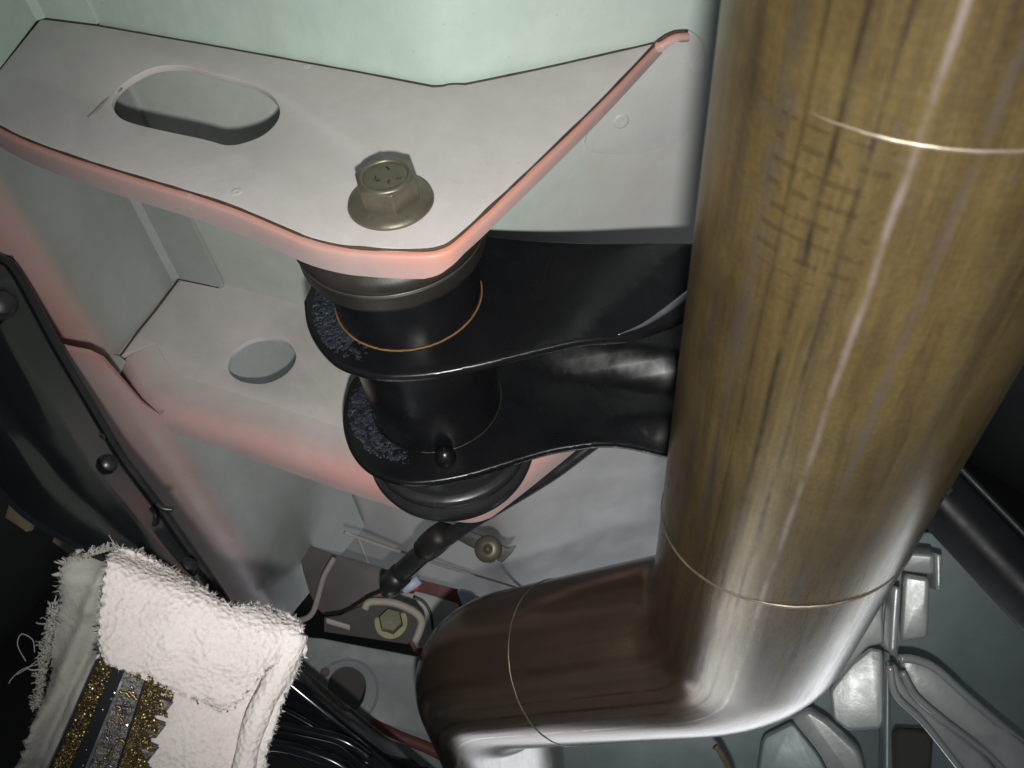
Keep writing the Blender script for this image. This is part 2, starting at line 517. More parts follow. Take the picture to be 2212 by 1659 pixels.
# faint ground-off spot welds and the overlapping lower sheet on the rail
n1 = Vector((-(c3 - c2).y, (c3 - c2).x, 0)).normalized()
if n1.dot(CAM - c2) < 0: n1 = -n1
n2 = Vector((-(c5 - c4).y, (c5 - c4).x, 0)).normalized()
if n2.dot(CAM - c4) < 0: n2 = -n2
def blob(u, v, p0, n, r, h, name, mat, parent):
    c = onpl(u, v, p0, n)
    prof = [(r, -.3), (r * .92, h * .5), (r * .7, h), (r * .35, h * .55), (0.001, h * .45)]
    return link(name, lathe(prof, c, 28, n), mat, parent)
for u, v in ((455, 545), (505, 590), (430, 560), (600, 570)):
    blob(u, v, c2 + Vector((0, 1.6, 0)), n1, 4.2, .45, 'spot_weld', 'green', rail)
blob(1340, 262, c4 + Vector((0, 1.6, 0)) , n2, 3.6, .5, 'spot_weld', 'green', rail)
def line3(pts, p0, n, r, lift=0.0): return tube(catmull([onpl(u, v, p0, n) + n * lift for u, v in pts], 5), r, 8)
pw = c4 + Vector((0, 1.6, 0)); pv = c2 + Vector((0, 1.6 - 9.0, 0))
link('sealer_bead', line3([(745, 1150), (860, 1190), (1000, 1235), (1140, 1278)], pw, n2, 1.0), 'caulk', rail)
link('sealer_bead', line3([(660, 1085), (690, 1105), (750, 1122), (772, 1160), (795, 1215)], pv, n1, .8), 'web', rail)
link('sealer_bead', line3([(640, 1040), (668, 1075), (690, 1150), (700, 1190)], pv, n1, .8), 'seam', rail)
link('sealer_bead', line3([(655, 1050), (690, 1062), (735, 1075), (745, 1100), (752, 1125)], pv, n1, .7), 'caulk', rail)

# ================================================================== mounting bracket
br = thing('mounting_bracket', 'grey and pink painted steel bracket holding the bushing bolt', 'bracket', (0, 0, 0))
front_px = [(-60, 222), (-30, 250), (0, 270), (60, 299), (150, 332), (240, 361), (340, 391), (440, 421), (520, 449), (605, 485), (669, 511), (734, 527), (790, 533), (820, 535), (880, 537),
            (927, 536), (950, 531), (970, 522), (1004, 494), (1060, 442), (1163, 344), (1292, 219), (1412, 94), (1425, 84), (1438, 75), (1450, 69), (1464, 64.5), (1486, 63.6)]
front = [onz(u, v, 0) if i < 23 else onpl(u, v, c4 + Vector((0, 1.6, 0)) + n2 * 2.6, n2) for i, (u, v) in enumerate(front_px)]
fc = catmull(front, 4)
k_end = 22 * 4
top_outline = [p for p in fc[:k_end + 1]] + [onz(u, v, 0) for u, v in ((1330, 113), (1207, 141), (1100, 164), (1030, 178), (1005, 183), (985, 182), (970, 183), (955, 187), (936, 188), (777, 157), (474, 102), (211, 56), (88, 41), (0, 150))]
slot = []
sa, sb = onz(352, 212, 0), onz(502, 248, 0)
for (u, v) in ((241, 222), (255, 192), (290, 165), (335, 145), (395, 141), (450, 155), (530, 176), (580, 200), (603, 232), (598, 262), (570, 290), (530, 307), (490, 313), (440, 300), (350, 281), (285, 265), (255, 250)):
    slot.append(onz(u, v, 0))
slot = catmull(slot, 4, True)
me = sheet(top_outline, [slot], 2.4, .3)
autosmooth(link('top_plate', me, 'plate', br), 30)
# thin raw edge showing dark where the plate laps the flange
def edge_line(pts, r, name, mat, parent):
    pts = resample(pts, 200)
    return link(name, tube(pts, [r * (.8 + .35 * noise.noise(p * .12)) for p in pts], 6), mat, parent)
edge_line([p + Vector((0, 0, -.55)) for p in fc], .62, 'raw_edge', 'seam', br)
back_edge = [onz(u, v, 0) for u, v in ((88, 41), (211, 56), (474, 102), (777, 157), (936, 188), (955, 187), (970, 183), (985, 182), (1005, 183), (1100, 164), (1207, 141), (1412, 94))]
edge_line([p + Vector((0, .5, -.2)) for p in back_edge], .42, 'raw_edge', 'seam', br)
# turned-down flange along the front
def outward(pts):
    out = []
    n = len(pts)
    for i in range(n):
        d = pts[min(n - 1, i + 1)] - pts[max(0, i - 1)]
        out.append(Vector((d.y, -d.x, 0)).normalized())
    return out
ow = outward(fc)
rows, at = [], []
prof = [(0.2, -1.1), (1.2, -1.2), (1.75, -1.55), (2.0, -2.4)]
for i, p in enumerate(fc):
    px = i / 4
    h = 9.3 if px <= 14.5 else (9.3 - (px - 14.5) * 1.4 if px <= 17.5 else (5.1 if px <= 20 else max(2.6, 5.1 - (px - 20) * .4)))
    hl = [(o, z) for o, z in prof] + [(2.1 + .2 * q, -2.4 - (h - 2.4) * q) for q in (.3, .65, 1.0)]
    rows.append([p + ow[i] * o + Vector((0, 0, z)) for o, z in hl])
    corner = math.exp(-((px - 16) / 3.2) ** 2)
    at.append([max(0, min(1, (1 - q / 6) ** 1.5 * .75 + .45 * corner)) for q in range(7)])
autosmooth(link('front_flange', grid(rows, at, 2.0), 'pink', br), 50)
# the flange's foot, welded flat on the rail
tabpx = [(1486, 63), (1507, 77), (1518, 92), (1523, 112), (1524, 172), (1515, 240), (1475, 300), (1400, 330), (1330, 335), (1250, 325), (1300, 240), (1412, 110), (1440, 78), (1464, 66)]
tab = [onpl(u, v, pw + n2 * 1.2, n2) for u, v in tabpx]
autosmooth(link('weld_foot', sheet(chaikin(tab, 2), (), 1.0, .25), 'foot', br), 30)
blob(1342, 262, pw + n2 * 1.2, n2, 3.2, .4, 'spot_weld', 'foot', br)
# small dimples and a punched mark in the top plate
for u, v, r in ((511, 414, 2.0), (662, 143, 1.6)):
    link('dimple', lathe([(r, -.2), (r * .8, .12), (r * .45, .05), (.001, -.02)], onz(u, v, 0), 20), 'plate', br)
# shallow scratch beside the slot
link('drawn_mark', tube(catmull([onz(u, v, -.75) for u, v in ((192, 258), (205, 250), (235, 215), (262, 190))], 5), [.5 + .9 * math.sin(math.pi * min(1, k / 15 + .2)) for k in range(16)], 10), 'pencil', br)
bpy.data.objects['drawn_mark'].scale = (1, 1, 1)
# side web left: runs from the rail forwards, then folds outwards
LZ = -126.0
f1 = onz(250, 780, LZ)                       # fold
corner_lo = onz(366, 612, LZ)
fx, fy = f1.x, f1.y
turn = [Vector((fx + .5, fy + 5, 0)), Vector((fx, fy, 0)), Vector((fx - 3, fy - 4.5, 0)), Vector((fx - 9, fy - 6.5, 0)), Vector((fx - 25, fy - 7, 0)), Vector((fx - 75, fy - 5, 0))]
wpts = resample([c2, c1, Vector((fx + 1, fy + 16, 0))], 14) + resample(catmull(turn, 6), 26)
def low(p):                                   # the web leans with the rail towards its foot
    k = max(0, min(1, (p.y - fy - 5) / 50))
    return p.lerp(Vector((p.x + 9, p.y - 14, 0)), k)
def wspray(i, p, z):
    return math.exp(-((p.x - fx + 4) / 6.0) ** 2) * math.exp(-((p.y - fy + 4) / 7) ** 2) * .8 + (.45 if p.x < fx - 8 else 0)
rows, at = [], []
for k in range(8):
    s_ = k / 7; z = -2.6 + (LZ + 3) * s_
    rows.append([Vector((*p.lerp(low(p), s_).xy, z)) for p in wpts])
    at.append([wspray(i, p, z) for i, p in enumerate(wpts)])
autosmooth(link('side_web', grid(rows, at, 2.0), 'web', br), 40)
upw = [Vector((p.x, p.y, 0)) for p in resample([c2, c1, onz(0, 150, 0), onz(-80, 245, 0)], 16)]
autosmooth(link('upper_web', wall(upw, [170, 60, .3], None, 2.0), 'green', br), 40)
# torn tab at the foot of the web
tabp = [(150, 757), (205, 768), (250, 783), (268, 772), (268, 792), (258, 806), (240, 800), (215, 782), (180, 768)]
tabp = [(150, 752), (200, 758), (258, 768), (270, 778), (255, 806), (238, 800), (205, 778), (175, 765)]
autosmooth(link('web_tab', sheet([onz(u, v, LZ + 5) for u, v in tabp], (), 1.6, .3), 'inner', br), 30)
link('raw_edge', tube([Vector((*(low(p) + Vector((1.2, 0, 0))).xy, LZ + .4)) for p in (c1.lerp(c2, .06), wpts[9], wpts[12], Vector((fx + .4, fy + 3, 0)))], .5, 6), 'seam', br)
# lower plate with a round hole
gpx = [(272, 828), (300, 880), (338, 918), (410, 947), (518, 982), (631, 1022), (745, 1062), (871, 1102), (926, 1117), (980, 1126), (1021, 1129), (1050, 1122), (1075, 1108), (1150, 1050), (1248, 970), (1300, 925), (1400, 840)]
G = catmull([onz(u, v, LZ - 14) for u, v in gpx], 6)
gw = outward(G)
INS = 20.0
inner_edge = [G[i] - gw[i] * INS for i in range(len(G))]
inner_edge = [Vector((p.x, p.y, LZ)) for p in inner_edge]
wallpts = [Vector((p.x, p.y - lean(p.x, LZ) + 2, LZ)) for p in back if p.x < inner_edge[-1].x]
lp = [p for p in inner_edge] + wallpts[::-1] + [Vector((*(low(p) + Vector((-1, 0, 0))).xy, LZ)) for p in (c2, c1, wpts[12], Vector((fx, fy + 2, 0)))]
hole = catmull([onz(u, v, LZ) for u, v in ((493, 792), (503, 762), (535, 738), (580, 728), (620, 738), (638, 762), (636, 785), (615, 810), (575, 828), (530, 826), (502, 812))], 4, True)
autosmooth(link('lower_plate', sheet(lp, [hole], 2.4, .2), 'plate', br), 30)
rows, at = [], []
prof = [(-INS, 0), (-16, 0), (-12, 0), (-8, -.05), (-6.4, -.4), (-4.4, -1.3), (-2.4, -2.9), (-1.1, -4.9), (-.3, -7.2), (0, -9.5), (0, -14)]
spr = [0, .10, .3, .55, .75, .9, 1, .95, .8, .6, .45]
for i in range(len(G)):
    b = Vector((G[i].x, G[i].y, LZ))
    tipf = .5 + .5 * math.exp(-((i / 6 - 9) / 4) ** 2)
    rows.append([b + gw[i] * o + Vector((0, 0, z)) for o, z in prof])
    at.append([s * tipf for s in spr])
autosmooth(link('lower_flange', grid(rows, at, 2.0), 'plate', br), 60)
# lower web, folding outwards on its front edge
g1 = onz(332, 892, LZ)
gx, gy = g1.x, g1.y
lw = [Vector((gx + 42, gy + 62, 0)), Vector((gx + 24, gy + 36, 0)), Vector((gx + 9, gy + 12, 0))] + catmull([Vector((gx + 5, gy + 6, 0)), Vector((gx + 1.5, gy, 0)), Vector((gx - 3, gy - 3, 0)), Vector((gx - 10, gy - 3.5, 0)), Vector((gx - 23, gy, 0)), Vector((gx - 75, gy + 24, 0))], 6)
lw = resample(lw, 44)
def lspray(i, p, z):
    k = max(0, 1 - max(0, (-z - 140)) / 220)
    return (math.exp(-((p.x - gx + 1.5) / 4.5) ** 2) * .8 + (.62 if p.x < gx - 4 else 0)) * (.45 + .55 * k)
def proj(p):
    d = Vector(p) - CAM
    q = Vector((right.dot(d), down.dot(d), fwd.dot(d))); return PX + FPX * q.x / q.z, PY + FPX * q.y / q.z
rimc = [(-400, 640), (60, 735), (150, 757), (205, 768), (240, 790), (268, 818), (300, 865), (345, 905)]
def rim_v(u):
    for (a, b), (c_, d) in zip(rimc, rimc[1:]):
        if u <= c_: return b + (d - b) * (u - a) / (c_ - a)
    return 1e9
rows, at = [], []
tops = []
for p in lw:
    z = LZ - 2.5
    if p.x < gx + 1:
        while z < -20:
            u_, v_ = proj((p.x, p.y, z))
            if v_ <= rim_v(u_): break
            z += .5
    tops.append(z)
for k in range(9):
    s_ = (k / 8) ** 1.4
    rows.append([Vector((p.x, p.y, zt + (-335 - zt) * s_)) for p, zt in zip(lw, tops)])
    at.append([min(1, lspray(i, p, rows[-1][i].z) + (.5 if k == 0 and p.x < gx else 0)) for i, p in enumerate(lw)])
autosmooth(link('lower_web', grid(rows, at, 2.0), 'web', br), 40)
# bottom rim of the lower web, a rolled lip
lipp = [(560, 1322), (620, 1338), (655, 1338), (676, 1322), (688, 1285), (700, 1245), (722, 1205)]
link('rolled_lip', tube(catmull([atD(u, v, 505) for u, v in lipp], 6), 1.6, 10), 'pink', br)
# darker boxed-in end behind the gusset
bx = [(640, 1165), (700, 1190), (790, 1215), (850, 1235), (840, 1270), (800, 1300), (735, 1325), (690, 1330), (660, 1260)]
q0 = atD(740, 1260, 520)
autosmooth(link('end_closure', sheet(chaikin([onpl(u, v, q0, (CAM - q0 + Vector((-150, 60, -60))).normalized()) for u, v in bx], 1), (), 2.5, .4), 'brown', br), 30)

# ================================================================== pivot bolt
bc = onz(845, 438, 0)
bolt = thing('flange_bolt', 'olive zinc hex flange bolt head on the grey plate', 'bolt', bc)
link('flange', lathe([(.01, .05), (12.2, .05), (12.6, .5), (12.3, 1.3), (11.0, 2.0), (9.5, 2.7), (8.2, 3.2), (.01, 3.3)], bc, 64), 'bolt', bolt)
bm = bmesh.new()
hexr, hh = 9.3, 9.6
ph = math.radians(-74)
lo = [bm.verts.new(bc + Vector((math.cos(ph + k * math.pi / 3) * hexr, math.sin(ph + k * math.pi / 3) * hexr, 2.0))) for k in range(6)]
hi = [bm.verts.new(v.co + Vector((0, 0, hh - 2.0))) for v in lo]
for k in range(6): bm.faces.new((lo[k], lo[(k + 1) % 6], hi[(k + 1) % 6], hi[k]))
bm.faces.new(hi); bm.faces.new(lo[::-1])
bmesh.ops.recalc_face_normals(bm, faces=bm.faces)
bmesh.ops.bevel(bm, geom=bm.edges[:], offset=.55, segments=3, affect='EDGES', profile=.5)
hx = autosmooth(link('hex_head', from_bm(bm), 'bolt', bolt), 40)
link('head_rim', lathe([(8.0, hh - .4), (7.9, hh + .25), (7.3, hh + .6), (6.7, hh + .55), (6.3, hh + .1), (6.3, hh - .3)], bc, 48), 'bolt', hx)
# grade marks stamped on the head
for k, (gx_, gy_, L_) in enumerate(((-3.2, -1.6, 1.6), (-1.2, -2.2, 1.2), (1.6, -2.0, 1.7), (3.4, -1.3, 1.1), (.4, 2.2, 1.9))):
    a = .5 + k * 1.7
    p_ = bc + Vector((gx_, gy_, hh + .02))
    link('grade_mark', tube([p_, p_ + Vector((math.cos(a), math.sin(a), 0)) * L_ * .5 + Vector((0, 0, .05)), p_ + Vector((math.cos(a + .8), math.sin(a + .8), 0)) * L_], .2, 6), 'rubber', hx)
link('shank', lathe([(.01, -3), (6, -3), (6, -125), (.01, -125)], (0, 0, 0), 24), 'bolt', bolt)

# ================================================================== control arm with its bushing
arm = thing('control_arm', 'glossy black steel control arm with two plates welded on a sleeve', 'control arm', (0, 0, -65))
def arm_plate(outline, z0, lift, name, th=3.4):
    """a bevelled sheet cut into a fine grid so that it can bend: lift(x, y) gives the height above z0"""
    me = sheet(outline, (), th, 1.1, (Vector((0, 0, z0)), Vector((0, 0, 1))))
    bm = bmesh.new(); bm.from_mesh(me)
    bmesh.ops.triangulate(bm, faces=bm.faces[:])
    for axis, lo_, hi_, st_ in ((0, -45, 250, 4.0), (1, -60, 80, 4.0)):
        s = lo_
        while s < hi_:
            no = Vector((1, 0, 0)) if axis == 0 else Vector((0, 1, 0))
            bmesh.ops.bisect_plane(bm, geom=bm.verts[:] + bm.edges[:] + bm.faces[:], plane_co=no * s, plane_no=no)
            s += st_
    for v in bm.verts: v.co.z += lift(v.co.x, v.co.y)
    bmesh.ops.recalc_face_normals(bm, faces=bm.faces)
    return from_bm(bm)
def sstep(a, b, x):
    t_ = max(0, min(1, (x - a) / (b - a))); return t_ * t_ * (3 - 2 * t_)
UZ, WZ = -44.0, -97.0
CU, CW, CL, CT = Vector((0, 5.8, 0)), Vector((2, 3.4, 0)), Vector((5, -1.5, 0)), Vector((-1.8, 8.5, 0))   # bushing axis drifts a little
up = [onz(u, v, UZ) for u, v in ((655, 650), (662, 700), (685, 745), (722, 782), (770, 802), (820, 812), (880, 813), (960, 804), (1060, 783), (1170, 755), (1260, 735), (1340, 718), (1390, 698), (1430, 675), (1480, 648), (1560, 590))]
up = catmull(up, 5) + [Vector((190, 36, UZ)), Vector((190, 74, UZ)), Vector((120, 22, UZ)), Vector((96, 19.5, UZ)), Vector((63, 25.4, UZ)), Vector((28.7, 32.5, UZ)), Vector((0, 40, UZ)), Vector((-23, 33, UZ)), Vector((-33, 19, UZ))]
up = [p for i, p in enumerate(up) if i == 0 or (p - up[i - 1]).length > .3]
def near_edge(pts):
    pts = [Vector((p.x, p.y)) for p in pts]
    def f(x, y):
        q = Vector((x, y)); best = 1e9
        for a, b in zip(pts, pts[1:]):
            d = b - a; k = max(0, min(1, (q - a).dot(d) / max(1e-9, d.length_squared)))
            best = min(best, (q - a - d * k).length)
        return best
    return f
up_edge = near_edge(up[:76:2])
def uplift(x, y):
    return 6.0 * sstep(35, 120, x) * sstep(-5, 25, y) - 9.0 * sstep(52, 96, x) * (1 - sstep(0, 13, up_edge(x, y)))
autosmooth(link('upper_arm_plate', arm_plate(up, UZ, uplift, 'u'), 'black', arm), 50)
lo_ = [onz(u, v, WZ) for u, v in ((752, 830), (740, 880), (741, 925), (755, 970), (785, 1008), (830, 1032), (880, 1043), (940, 1040), (1010, 1027), (1090, 1003), (1180, 976), (1260, 962), (1340, 954), (1400, 955), (1440, 958), (1520, 962))]
lo_ = catmull(lo_, 5) + [Vector((190, -16, WZ)), Vector((190, 40, WZ)), Vector((90, 36, WZ)), Vector((30, 40, WZ)), Vector((0, 42, WZ)), Vector((-25, 31, WZ))]
lo_edge = near_edge(lo_[:76:2])
def lolift(x, y):
    yl = 20 - (x - 39) * .24
    return 9.5 * sstep(18, 52, x) * sstep(-8, 9, y - yl) - 8 * sstep(58, 96, x) * (1 - sstep(0, 12, lo_edge(x, y)))
autosmooth(link('lower_arm_plate', arm_plate(lo_, WZ, lolift, 'l'), 'black', arm), 50)
link('sleeve', tube([CT + Vector((0, -1, -26)), CU + Vector((0, .4, -36)), CU + Vector((0, 0, -44)), CU.lerp(CW, .5) + Vector((0, 0, -70)), CW + Vector((0, 0, -97)), CW + Vector((1, -1, -112))], 24.2, 72), 'black', arm)
autosmooth(bpy.data.objects['sleeve'])
# rolled collar in the upper plate and rusty weld lines
link('weld_line', ring(CU, 24.35, .32, UZ + .2, 90, math.radians(-178), math.radians(12), .12), 'rust', arm)
link('weld_line', ring(CW, 24.5, .3, WZ + .2, 90, math.radians(-100), math.radians(40), .12), 'rubber', arm)
def weld_patch(c, z, a0, a1, r0, r1, seed, name):
    rows = []
    n_, m_ = 150, 26
    for j in range(m_ + 1):
        row = []
        for i in range(n_ + 1):
            a = math.radians(a0 + (a1 - a0) * i / n_)
            r = r0 + (r1 - r0) * j / m_
            q = Vector((r * math.cos(a), r * math.sin(a), seed))
            ed = min(1, 4 * (i / n_), 1.7 * (1 - i / n_)) * min(1, 5 * (1 - j / m_))
            h = (.45 + .55 * noise.noise(q * .5) + .45 * noise.noise(q * 1.5) + .25 * noise.noise(q * 4.0)) * ed
            row.append(Vector((c[0] + q.x, c[1] + q.y, z + h * .75 - .12 - .9 * (j / m_) ** 8)))
        rows.append(row)
    return link(name, grid(rows), 'scale', arm)
weld_patch(CU, UZ, 155, 262, 24.4, 34.0, 1.0, 'weld_scale')
weld_patch(CW, WZ, 150, 268, 24.6, 35.0, 5.0, 'weld_scale')
def rib_on(pts, z, lift, r, name, mat='black'):
    ps = []
    for u, v in pts:
        p = onz(u, v, z); p.z = z + lift(p.x, p.y)
        q = onz(u, v, p.z); ps.append(Vector((q.x, q.y, z + lift(q.x, q.y))))
    cv = catmull(ps, 8)
    n_ = len(cv)
    return link(name, tube([p + Vector((0, 0, -.35 * r[0])) for p in cv], [r[0] + (r[1] - r[0]) * i / (n_ - 1) for i in range(n_)], 20), mat, arm)
rib_on([(1335, 723), (1385, 705), (1430, 681), (1490, 646), (1540, 612)], UZ, uplift, (.1, 2.0), 'glint_lip', 'glint')  # lip added for a highlight, the glint put into its bright colour
wb = onz(962, 988, WZ)
link('weld_blob', lathe([(4.0, -.5), (3.8, 1.2), (3.2, 3.0), (2.0, 4.3), (.8, 4.9), (.001, 5.0)], wb, 24), 'black', arm)

bush = thing('pivot_bushing', 'dark brown ribbed bushing collars above and below the black sleeve', 'bushing', (0, 0, -60))
link('upper_collar', lathe([(.01, -2.6), (25.5, -2.6), (26.0, -3.5), (26.6, -10), (29.6, -12), (30.2, -15.0), (29.8, -16.6), (29.2, -17.0), (29.1, -17.5), (29.6, -17.9), (29.5, -22.4), (28.8, -24.3), (27.6, -25.2), (25.2, -25.4), (.01, -25.4)], CT, 96), 'rubber', bush)
autosmooth(bpy.data.objects['upper_collar'], 50)
link('collar_groove', ring(CT, 29.5, .3, -16.9, 96), 'bolt', bush)
link('lower_collar', lathe([(.01, -98), (25.0, -98), (27.0, -100), (27.6, -105), (27.4, -112.5), (27.6, -113.6), (29.8, -114.2), (30.4, -115.0), (30.4, -117.6), (29.9, -118.2), (30.0, -118.6), (32.2, -119.0), (32.6, -119.8), (32.6, -122), (31.5, -125.6), (.01, -125.6)], CL, 96), 'hose', bush)
autosmooth(bpy.data.objects['lower_collar'], 50)

# ================================================================== exhaust pipe
pc = thing('exhaust_pipe', 'thick brown heat tinted exhaust pipe with an S bend in front of the arm', 'exhaust pipe', (103, -86, 0))
V1, V2 = (103.3, -86.4), (12.0, -66.0)
def fillet_path(pts, radii, n=14):
    """straight runs joined by arcs of the given centreline radius"""
    pts = [Vector(p) for p in pts]
    out = [pts[0]]
    for k in range(1, len(pts) - 1):
        a, b, c_ = pts[k - 1], pts[k], pts[k + 1]
        d1, d2 = (a - b).normalized(), (c_ - b).normalized()
        half = d1.angle(d2) / 2
        tl = radii[k - 1] / math.tan(half)
        ctr = b + (d1 + d2).normalized() * (radii[k - 1] / math.sin(half))
        s_, e_ = b + d1 * tl - ctr, b + d2 * tl - ctr
        for q in range(n + 1):
            out.append(ctr + s_.slerp(e_, q / n) if False else ctr + (s_ * (1 - q / n) + e_ * (q / n)).normalized() * radii[k - 1])
    out.append(pts[-1])
    return out
ctrl = fillet_path([(V1[0], V1[1], 190), (V1[0], V1[1], -110), (V2[0], V2[1], -190), (V2[0], V2[1], -480)], [46, 44])
path = resample(ctrl, 300)
link('pipe_tube', tube(path, 30.0, 96, False, True), 'pipe', pc)
def weld_at(idx, r=30.0, minor=.55, wob=.1, a0=0, a1=360):
    T = (path[idx + 1] - path[idx - 1]).normalized()
    ux = T.orthogonal().normalized(); uy = T.cross(ux)
    pts = [path[idx] + (ux * math.cos(math.radians(a)) + uy * math.sin(math.radians(a))) * (r + random.uniform(-wob, wob) * .4) + T * random.uniform(-wob, wob) for a in range(a0, a1 + 1, 3)]
    return link('weld_seam', tube(pts, minor, 8), 'weld', pc)
def idx_z(z): return min(range(len(path)), key=lambda i: abs(path[i].z - z))
def idx_x(x): return min(range(len(path)), key=lambda i: abs(path[i].x - x) + (1e3 if path[i].z > -90 else 0))
pts, rs = [], []
for k in range(61):
    u_ = .36 + .30 * k / 60
    pts.append(Vector((V1[0] + 29.85 * math.sin(2 * math.pi * u_), V1[1] + 29.85 * math.cos(2 * math.pi * u_), 97 + random.uniform(-.05, .05))))
    rs.append(.06 + .3 * min(1, k / 12, (60 - k) / 16))
link('weld_seam', tube(pts, rs, 8), 'weld', pc)
weld_at(idx_x(46), 29.75, .5, .12)
pts = []
for k in range(121):
    u_ = k / 120
    th = 2 * math.pi * u_
    pts.append(Vector((V1[0] + 29.8 * math.sin(th), V1[1] + 29.8 * math.cos(th), -33 + 9 * math.cos(2 * math.pi * (u_ - .43)) + random.uniform(-.12, .12))))
link('weld_seam', tube(pts, .5, 8), 'weld', pc)

# ================================================================== brake line and its clip
hl = thing('brake_line', 'black brake hose running down beside the grey rail', 'hose', atD(950, 1160, 430))
hp = [atD(u, v, d) for u, v, d in ((1330, 925, 400), (1280, 960, 400), (1200, 1020, 405), (1120, 1070, 412), (1010, 1135, 425), (940, 1175, 435), (890, 1215, 442), (850, 1255, 450))]
hpp = catmull(hp, 8)
link('hose', tube(hpp, [3.0 + 2.2 * sstep(30, 40, i) for i in range(len(hpp))], 20), 'hose', hl)
link('end_cap', tube([atD(866, 1240, 446), atD(845, 1262, 452), atD(838, 1278, 455)], [6.2, 6.4, 4.5], 20), 'hose', hl)
link('metal_ferrule', tube([atD(905, 1252, 455), atD(872, 1275, 455)], 2.6, 14), 'blueplastic', hl)
clip = thing('line_clip', 'grey steel clip screwed to the rail around the black hose', 'clip', atD(1000, 1170, 440))
qd = (atD(930, 1178, 433) - atD(955, 1160, 430)).normalized()
ha, hb = atD(962, 1150, 429), atD(915, 1190, 437)
T = (hb - ha).normalized()
link('clip_band', tube([ha, ha.lerp(hb, .3), ha.lerp(hb, .7), hb], [6.2, 6.9, 6.9, 6.2], 20), 'rubber', clip)
sp = [(960, 1128), (1000, 1140), (1060, 1165), (1095, 1182), (1115, 1178), (1105, 1195), (1085, 1215), (1068, 1208), (1010, 1178), (968, 1155)]
p0 = atD(1040, 1175, 445); nn = (CAM - p0 + Vector((-60, -60, 80))).normalized()
autosmooth(link('clip_strap', sheet([onpl(u, v, p0, nn) for u, v in sp], (), 2.2, .4), 'rubber', clip), 30)
sc_ = onpl(1055, 1186, p0, nn)
scr = link('screw_head', lathe([(7.0, 0), (6.9, 1.2), (6.0, 2.2), (3.0, 2.8), (1.6, 3.0), (1.4, 3.8), (.001, 4.0)], sc_, 32, nn), 'bolt', clip)

# ================================================================== lower chassis bracket, bolt, plate with hole
lb = thing('chassis_tie_plate', 'grey sheet plate with a dark round hole under the pipe bend', 'plate', atD(780, 1480, 470))
p0 = atD(780, 1470, 480); nn = (CAM - p0 + Vector((40, -120, 120))).normalized()
pl = [(640, 1375), (700, 1380), (760, 1392), (910, 1420), (980, 1450), (980, 1600), (1010, 1680), (900, 1650), (800, 1560), (690, 1500), (650, 1470)]
hol = catmull([onpl(u, v, p0, nn) for u, v in ((707, 1495), (712, 1465), (735, 1443), (762, 1443), (785, 1460), (790, 1490), (778, 1525), (748, 1550), (722, 1540), (709, 1520))], 4, True)
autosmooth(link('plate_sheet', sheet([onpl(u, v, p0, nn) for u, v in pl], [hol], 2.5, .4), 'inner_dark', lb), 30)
hc = onpl(748, 1495, p0, nn)
link('raised_ring', lathe([(17.5, -.2), (17.2, .5), (16.6, .6), (16.0, .1), (15.8, -.3)], hc + nn * -.1, 48, nn), 'inner_dark', lb)
link('small_pip', lathe([(2.6, -.2), (2.2, .9), (.001, 1.3)], onpl(702, 1452, p0, nn), 16, nn), 'brown', lb)
link('painted_edge', tube(catmull([onpl(u, v, p0, nn) + nn * .5 for u, v in ((800, 1562), (860, 1590), (930, 1618), (1010, 1662))], 5), 3.0, 10), 'red', lb)
link('side_flange', tube(catmull([onpl(u, v, p0, nn) + nn * .6 for u, v in ((652, 1375), (645, 1420), (650, 1470))], 5), 2.4, 10), 'red', lb)
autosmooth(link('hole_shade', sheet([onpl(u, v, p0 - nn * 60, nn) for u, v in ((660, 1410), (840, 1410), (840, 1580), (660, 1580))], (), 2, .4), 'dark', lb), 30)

jb = thing('jack_bracket', 'brown stepped bracket with a pale rim beside the hose end', 'bracket', atD(830, 1340, 465))
p0 = atD(830, 1335, 470); nn = (CAM - p0 + Vector((30, -160, 60))).normalized()
ob = [(700, 1335), (735, 1330), (800, 1300), (850, 1295), (900, 1310), (915, 1335), (905, 1375), (880, 1392), (800, 1380), (700, 1365)]
autosmooth(link('face_sheet', sheet([onpl(u, v, p0, nn) for u, v in ob], (), 2.5, .4), 'dark', jb), 30)
link('pale_rim', tube(catmull([onpl(u, v, p0, nn) + nn * 1.0 for u, v in ((788, 1315), (800, 1300), (850, 1302), (893, 1320), (910, 1340), (905, 1365), (896, 1385))], 6), 2.1, 10), 'caulk', jb)
link('flange_stub', box(onpl(705, 1333, p0, nn), onpl(757, 1348, p0, nn) - onpl(705, 1333, p0, nn), nn * 2.5, onpl(705, 1345, p0, nn) - onpl(705, 1333, p0, nn), .6), 'pink', jb)
sh = [(745, 1325), (800, 1290), (835, 1275), (850, 1292), (800, 1305), (770, 1325), (757, 1345)]
autosmooth(link('red_sheet', sheet([onpl(u, v, p0 - nn * 6, nn) for u, v in sh], (), 2, .4), 'red', jb), 30)
hb_ = thing('bracket_bolt', 'yellowed hex bolt in the brown stepped bracket', 'bolt', onpl(845, 1345, p0, nn))
hcx = onpl(845, 1345, p0, nn)
link('washer', lathe([(.01, 0), (8.6, 0), (8.6, 1.4), (.01, 1.4)], hcx, 40, nn + Vector((0, .25, .5))), 'yellow', hb_)
link('hex_head', lathe([(.01, 1.4), (6.6, 1.4), (6.6, 7), (5.8, 8), (.01, 8)], hcx, 6, nn + Vector((0, .25, .5))), 'bolt', hb_)
for n_ in ('washer',): autosmooth(bpy.data.objects[n_])
autosmooth(bpy.data.objects['hex_head.001']) if 'hex_head.001' in bpy.data.objects else None

